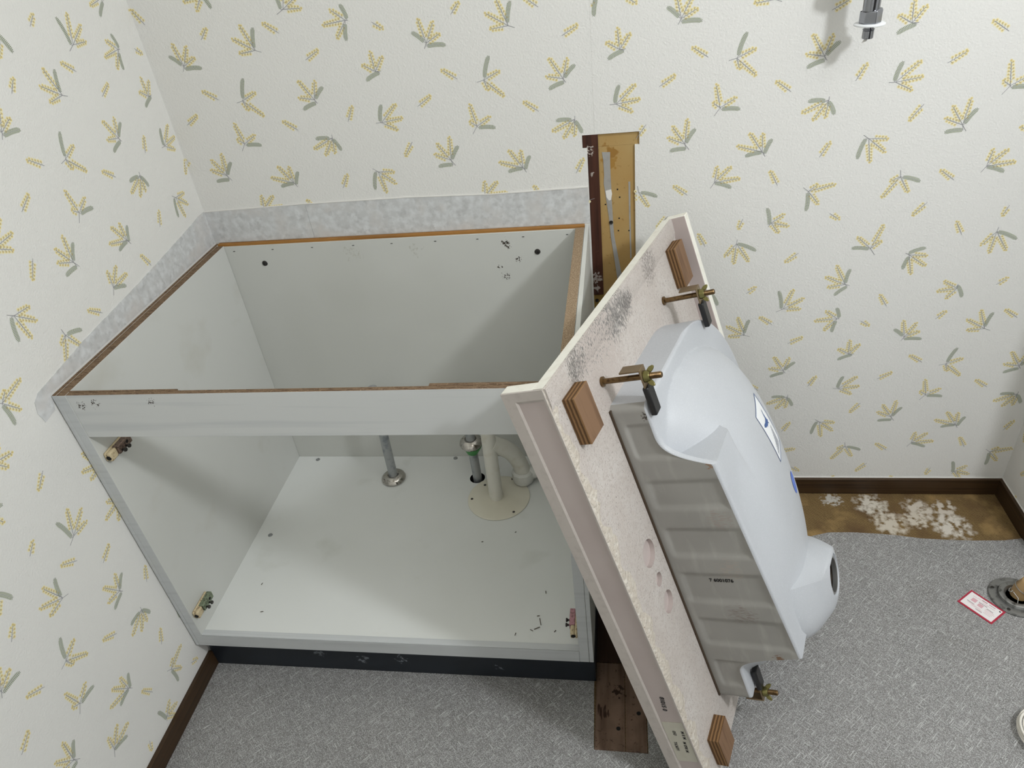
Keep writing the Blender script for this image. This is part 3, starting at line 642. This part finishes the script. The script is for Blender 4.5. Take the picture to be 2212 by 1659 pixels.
for r_ in ((0,.022,0,1),(.978,1,0,1),(0,1,0,.016),(0,1,.984,1),(.045,.058,0,1)):
    q = srect(*r_, .0008, 12); m.add(q.v, q.f)
m.build('sticker_border', BLUE, basin, angle=60)
m = MB()
EMB = [[(.30,.20),(.36,.22),(.42,.28),(.44,.335),(.50,.34),(.62,.33),(.80,.29),(.86,.31),(.74,.375),(.62,.405),(.60,.44),(.54,.425),(.50,.45),(.46,.43),(.40,.47),(.34,.50),(.36,.45),(.28,.45),(.34,.40),(.36,.34),(.36,.28)]]
for poly in EMB:
    cu = sum(p[0] for p in poly)/len(poly); cv = sum(p[1] for p in poly)/len(poly)
    def P3(u, v): a, c = suv(u, v); return (a, height(a, c)+.0009, c)
    m.add([P3(*p) for p in poly]+[P3(.44,.375)], [(k, (k+1) % len(poly), len(poly)) for k in range(len(poly))])
m.build('sticker_emblem', BLUE, basin, angle=60)
m = MB()
for k in range(11):
    v0 = .56+k*.034; wd = .04+.05*k; u0 = .30; q = srect(u0+.02*k*0, min(.86, u0+wd+.06), v0, v0+.018, .0008, 3); m.add(q.v, q.f)
m.build('sticker_text', STG, basin, angle=60)
m = MB(); rr = []
dc_a, dc_c, dr = .3700, .4430, .019
vs = [(dc_a, height(dc_a, dc_c)+.0006, dc_c)]
for ri in (.5, 1):
    for k in range(28):
        a = dc_a+dr*ri*math.cos(2*math.pi*k/28); c = dc_c+dr*ri*math.sin(2*math.pi*k/28); vs.append((a, height(a, c)+.0006, c))
fs = [(0, 1+k, 1+(k+1) % 28) for k in range(28)]+[(1+k, 29+k, 29+(k+1) % 28, 1+(k+1) % 28) for k in range(28)]
m.add(vs, fs); o = m.build('round_sticker', BDOT, basin, angle=60); o['label'] = 'round blue sticker'
# printed number on the rear wall, upside down
text_obj('7 6001076', .0088, Matrix.Translation((A0+.0026, .0560, .447)) @ Matrix((Vector((0,1,0)), Vector((0,0,-1)), Vector((-1,0,0)))).transposed().to_4x4(), INK, 'stamped_number', basin, .0003)
m = MB(); m.box(A0-.0032, A0+.002, .0001, .0030, C0+.004, C1-.006); o = m.build('dark_seam_strip', mat('dark_brown_strip', G(72,58,44), .8), ctr); o['label'] = 'dark brown line along the basin'  # thin dark brown strip at the foot of the rear wall
# plywood spacer blocks
def block(a0, a1, c0, c1, h, lb):
    m = MB(); m.box(a0, a1, 0.0002, h, c0, c1, [1,1,0,0,1,1]); o = m.build('spacer_block', [PLYF, PLYE], ctr, bevel=.0008); o['label'] = lb
block(.029, .074, .036, .106, .0185, 'plywood spacer block at the upper rear corner')
block(.514, .562, .035, .110, .0185, 'plywood spacer block at the upper front corner')
block(.040, .090, .712, .775, .0200, 'plywood spacer block at the lower end')
# basin clamps
def clamp(a, c, d, lb):
    m = MB(); m.box(a-.0095, a+.0095, .0625, .0650, min(c-.012*d, c+.030*d), max(c-.012*d, c+.030*d)); m.box(a-.0095, a+.0095, .034, .0650, min(c-.0145*d, c-.012*d), max(c-.0145*d, c-.012*d))
    o = m.build('basin_clamp', BRKT, ctr, bevel=.0006); o['label'] = lb
    m = MB(); m.lathe([(.0001,0.0004),(.0075,.0004),(.0075,.0030),(.0042,.0036),(.0042,.0890),(.0034,.0900),(.0001,.0900)], (a, 0, c), (0,1,0), 16); 
    m.build('bolt', BRASS, o)
    m = MB()
    for k in range(34): m.lathe([(.0041,.0),(.00455,.0005),(.0041,.001)], (a, .070+k*.0005*1.1, c), (0,1,0), 14)
    m.build('bolt_thread', BRASS, o)
    m = MB(); m.lathe([(.0043,0),(.0085,0),(.0085,.003),(.0068,.0085),(.0043,.0085)], (a, .0652, c), (0,1,0), 18, closed=True)
    for s in (1, -1):
        e = Vector((.55*s, 0, -.83*s*1.0)).normalized(); u = Vector((0,1,0)); w = e.cross(u)
        p = [Vector((a, .070, c))+e*r_+u*h_ for r_, h_ in ((.005,-.002),(.009,-.001),(.0125,.002),(.0145,.007),(.0132,.0095),(.0095,.0085),(.006,.006),(.005,.004))]
        m.prism([q-w*.0013 for q in p], w*.0026)
    m.build('wing_nut', BRASSG, o, bevel=.0006)
    m = MB(); c0, c1 = sorted((c+.013*d, c+.058*d)); m.box(a-.0105, a+.0105, .0595, .0685, c0, c1); m.build('rubber_sleeve', BLACK, o, bevel=.0022)
clamp(.1415, .0775, 1, 'basin clamp at the upper rear corner')
clamp(.4377, .0962, 1, 'basin clamp at the upper front')
clamp(.1640, .7345, -1, 'basin clamp at the lower end')

# ------------------------------------------------------------------ washing machine tap on the back wall
t = thing('washing_machine_tap', 'chrome wall tap with hexagonal nut and white flange ring, high on the wall', 'tap', (1.2560, -.0005, 1.10))
X, Y = 1.2612, -.058
m = MB(); m.lathe([(.0001,0),(.027,0),(.026,.006),(.018,.012),(.013,.014),(.012,.050)], (1.2385, -.0004, 1.118), (0,-1,0), 28); m.build('wall_escutcheon', CHROMEC, t)
m = MB(); m.tube([(X-.002,Y,1.17),(X-.001,Y,1.14),(X,Y,1.106),(X,Y,1.0698)], [.0105,.0128,.0128,.0124], 24); m.tube([(1.2385,-.045,1.118),(1.2385,-.052,1.118),(1.25,Y,1.118)], [.013,.016,.014], 20); m.build('body', CHROMEC, t)
m = MB(); m.tube([(X+.0008,Y,1.0708),(X+.001,Y,1.0698),(X+.001,Y,1.0536),(X+.001,Y,1.0521)], [.0150,.0163,.0163,.0155], 6); m.build('hex_nut', CHROMEC, t, angle=20, bevel=.0008)
m = MB(); m.lathe([(.010,0),(.0220,0),(.0232,.0008),(.0232,.0024),(.0220,.0032),(.010,.0032)], (X+.001, Y, 1.0490), (0,0,1), 40, closed=True); m.build('flange_ring', STW, t)
m = MB(); m.lathe([(.0001,0),(.0078,0),(.0084,.0008),(.0084,.0115),(.0076,.0122),(.0090,.0128),(.0090,.0140),(.0072,.0146),(.0072,.0200),(.0001,.0200)], (X+.001, Y, 1.0300), (0,0,1), 24); m.build('nozzle', CHROMEC, t)
m = MB(); m.tube([(X-.001,Y,1.0305),(X-.003,Y,1.0265),(X-.006,Y,1.024)], [.0012,.0016,.0008], 6); m.tube([(X+.001,Y,1.0305),(X-.0005,Y,1.027),(X-.002,Y,1.0255)], [.0012,.0014,.0006], 6); o = m.build('seal_tape_shred', WHT, t); o['label'] = 'white seal tape shred'

# ------------------------------------------------------------------ things on the floor at the right
tg = thing('instruction_tag', 'small white card tag with red border lying on the floor beside the drain', 'tag', (1.5755, -.3400, .0006))
c4 = [Vector((1.5353,-.3210,0)), Vector((1.5755,-.3804,0)), Vector((1.6161,-.3450,0)), Vector((1.5699,-.2965,0))]
ea = (c4[2]-c4[1]+c4[3]-c4[0]); eb = (c4[0]-c4[1]+c4[3]-c4[2])
ex = Vector((.0750,-.0520,0)) if False else ((c4[1]-c4[0]+c4[2]-c4[3])*.5)
ey = ((c4[3]-c4[0]+c4[2]-c4[1])*.5); cc = sum(c4, Vector())/4
TP = lambda u, v, h: tuple(cc+ex*u+ey*v+Vector((0,0,h)))           # u,v in -.5..+.5
def rect(mb, u0, u1, v0, v1, h0, h1): mb.prism([TP(u0,v0,h0),TP(u1,v0,h0),TP(u1,v1,h0),TP(u0,v1,h0)], (0,0,h1-h0))
m = MB(); rect(m, -.5, .5, -.5, .5, .0004, .0012); m.build('card', TAGR, tg)
m = MB(); rect(m, -.45, .45, -.415, .415, .0012, .00135); m.build('face', TAGW, tg)
m = MB()
rect(m, -.31, -.17, -.02, .18, .00135, .0015); rect(m, -.10, .04, -.08, .10, .00135, .0015)
for v, u0, u1 in ((.30,-.22,.05),(.27,-.35,-.22),(.22,-.05,.30),(-.17,-.33,.05),(-.22,-.2,.1),(.0,.12,.36),(-.07,.12,.40),(-.14,.15,.36),(-.21,.14,.34)): rect(m, u0, u1, v-.008, v+.008, .00135, .0015)
m.build('pale_print', TAGP, tg)
m = MB()
for v, u0, u1 in ((.33,-.10,.02),(.33,.10,.26),(-.12,-.36,-.16),(.14,-.12,.1),(.06,.14,.30),(-.28,-.05,.12)):
    k = u0
    while k < u1: rect(m, k, k+.018, v-.018, v+.018, .00135, .0015); k += .030
m.build('dark_print', TAGT, tg)
m = MB(); m.lathe([(.0001,.0002),(.0016,.0002),(.0018,0)], TP(.40,.33,.0013), (0,0,1), 10); m.build('punched_hole', DARK, tg)

fc = Vector((1.6486,-.3105,0))
t = thing('floor_drain', 'round grey metal floor drain flange with tan rubber hose and wire clamp', 'drain', (fc.x, fc.y, 0))
m = MB(); m.lathe([(.030,.0004),(.0495,.0004),(.0500,.0020),(.0485,.0042),(.042,.0050),(.034,.0046),(.031,.0030)], tuple(fc), (0,0,1), 48, closed=True); m.build('flange', FLMET, t)
m = MB(); m.lathe([(.020,.0004),(.033,.0004),(.033,.0105),(.029,.0120),(.024,.0110),(.020,.0060)], tuple(fc), (0,0,1), 36, closed=True); m.build('inner_ring', FLMET, t)
m = MB(); m.lathe([(.0001,.0005),(.0198,.0005)], tuple(fc), (0,0,1), 24); m.build('drain_mouth', DARK, t)
hp = [fc+Vector(p) for p in ((.004,.004,.004),(.006,.004,.022),(.012,.002,.038),(.028,-.006,.048),(.048,-.016,.050),(.066,-.026,.046))]
m = MB(); m.tube(hp, [.0150,.0155,.0165,.0165,.0140,.0135], 24); m.build('hose', HOSE, t)
m = MB()
for q, k in ((1.35, .0168), (2.3, .0180)):
    i = int(q); p = hp[i].lerp(hp[i+1], q-i); ax = (hp[i+1]-hp[i]).normalized()
    u = ax.orthogonal().normalized(); w = ax.cross(u)
    m.tube([p+(u*math.cos(2*math.pi*j/28)+w*math.sin(2*math.pi*j/28))*k for j in range(29)], .0009, 8, caps=False)
m.tube([fc+Vector(p) for p in ((-.014,.004,.026),(-.019,.001,.027),(-.021,-.003,.025),(-.017,-.004,.023),(-.013,-.001,.024))], .0011, 8)
m.tube([fc+Vector(p) for p in ((-.012,-.003,.022),(-.006,-.014,.016),(-.010,-.024,.010),(-.018,-.028,.0075))], .0008, 8)
m.build('wire_clamp', RING, t)
for a_ in (2.6, 4.0, .6):
    m = MB(); m.lathe([(.0001,.0010),(.0016,.0010),(.0032,.0006),(.0036,0)], (fc.x+.0425*math.cos(a_), fc.y+.0425*math.sin(a_), .0047), (0,0,1), 12); m.build('flange_screw', SCREW, t)
# bundled white cord at the lower right edge
m = MB()
cc2 = Vector((1.566,-.608,0))
for k in range(9):
    R_ = .030+.010*rnd.random(); tilt = rnd.uniform(-.35,.35); ph = rnd.uniform(0, 6.28); hz = .0045+k*.0016; ox_, oy_ = rnd.uniform(-.004,.004), rnd.uniform(-.004,.004)
    P = []
    for j in range(41):
        a_ = 2*math.pi*j/40; P.append(cc2+Vector((ox_+R_*math.cos(a_)*.95, oy_+R_*1.15*math.sin(a_), max(.0024, hz+.010*tilt*math.cos(a_-ph)+.004))))
    m.tube(P, .0020, 8, caps=False)
m2 = MB(); m2.tube([cc2+Vector((.0,.036+.016*math.cos(a_), .012+.012*math.sin(a_))) for a_ in [2*math.pi*j/20 for j in range(21)]], .0024, 8, caps=False)
cd = thing('cord_bundle', 'white cord coiled into a bundle on the floor, at the lower right edge', 'cord', (cc2.x, cc2.y, 0))
m.build('coil', CORD, cd); m2.build('tie', CORD, cd)

clean_bases()
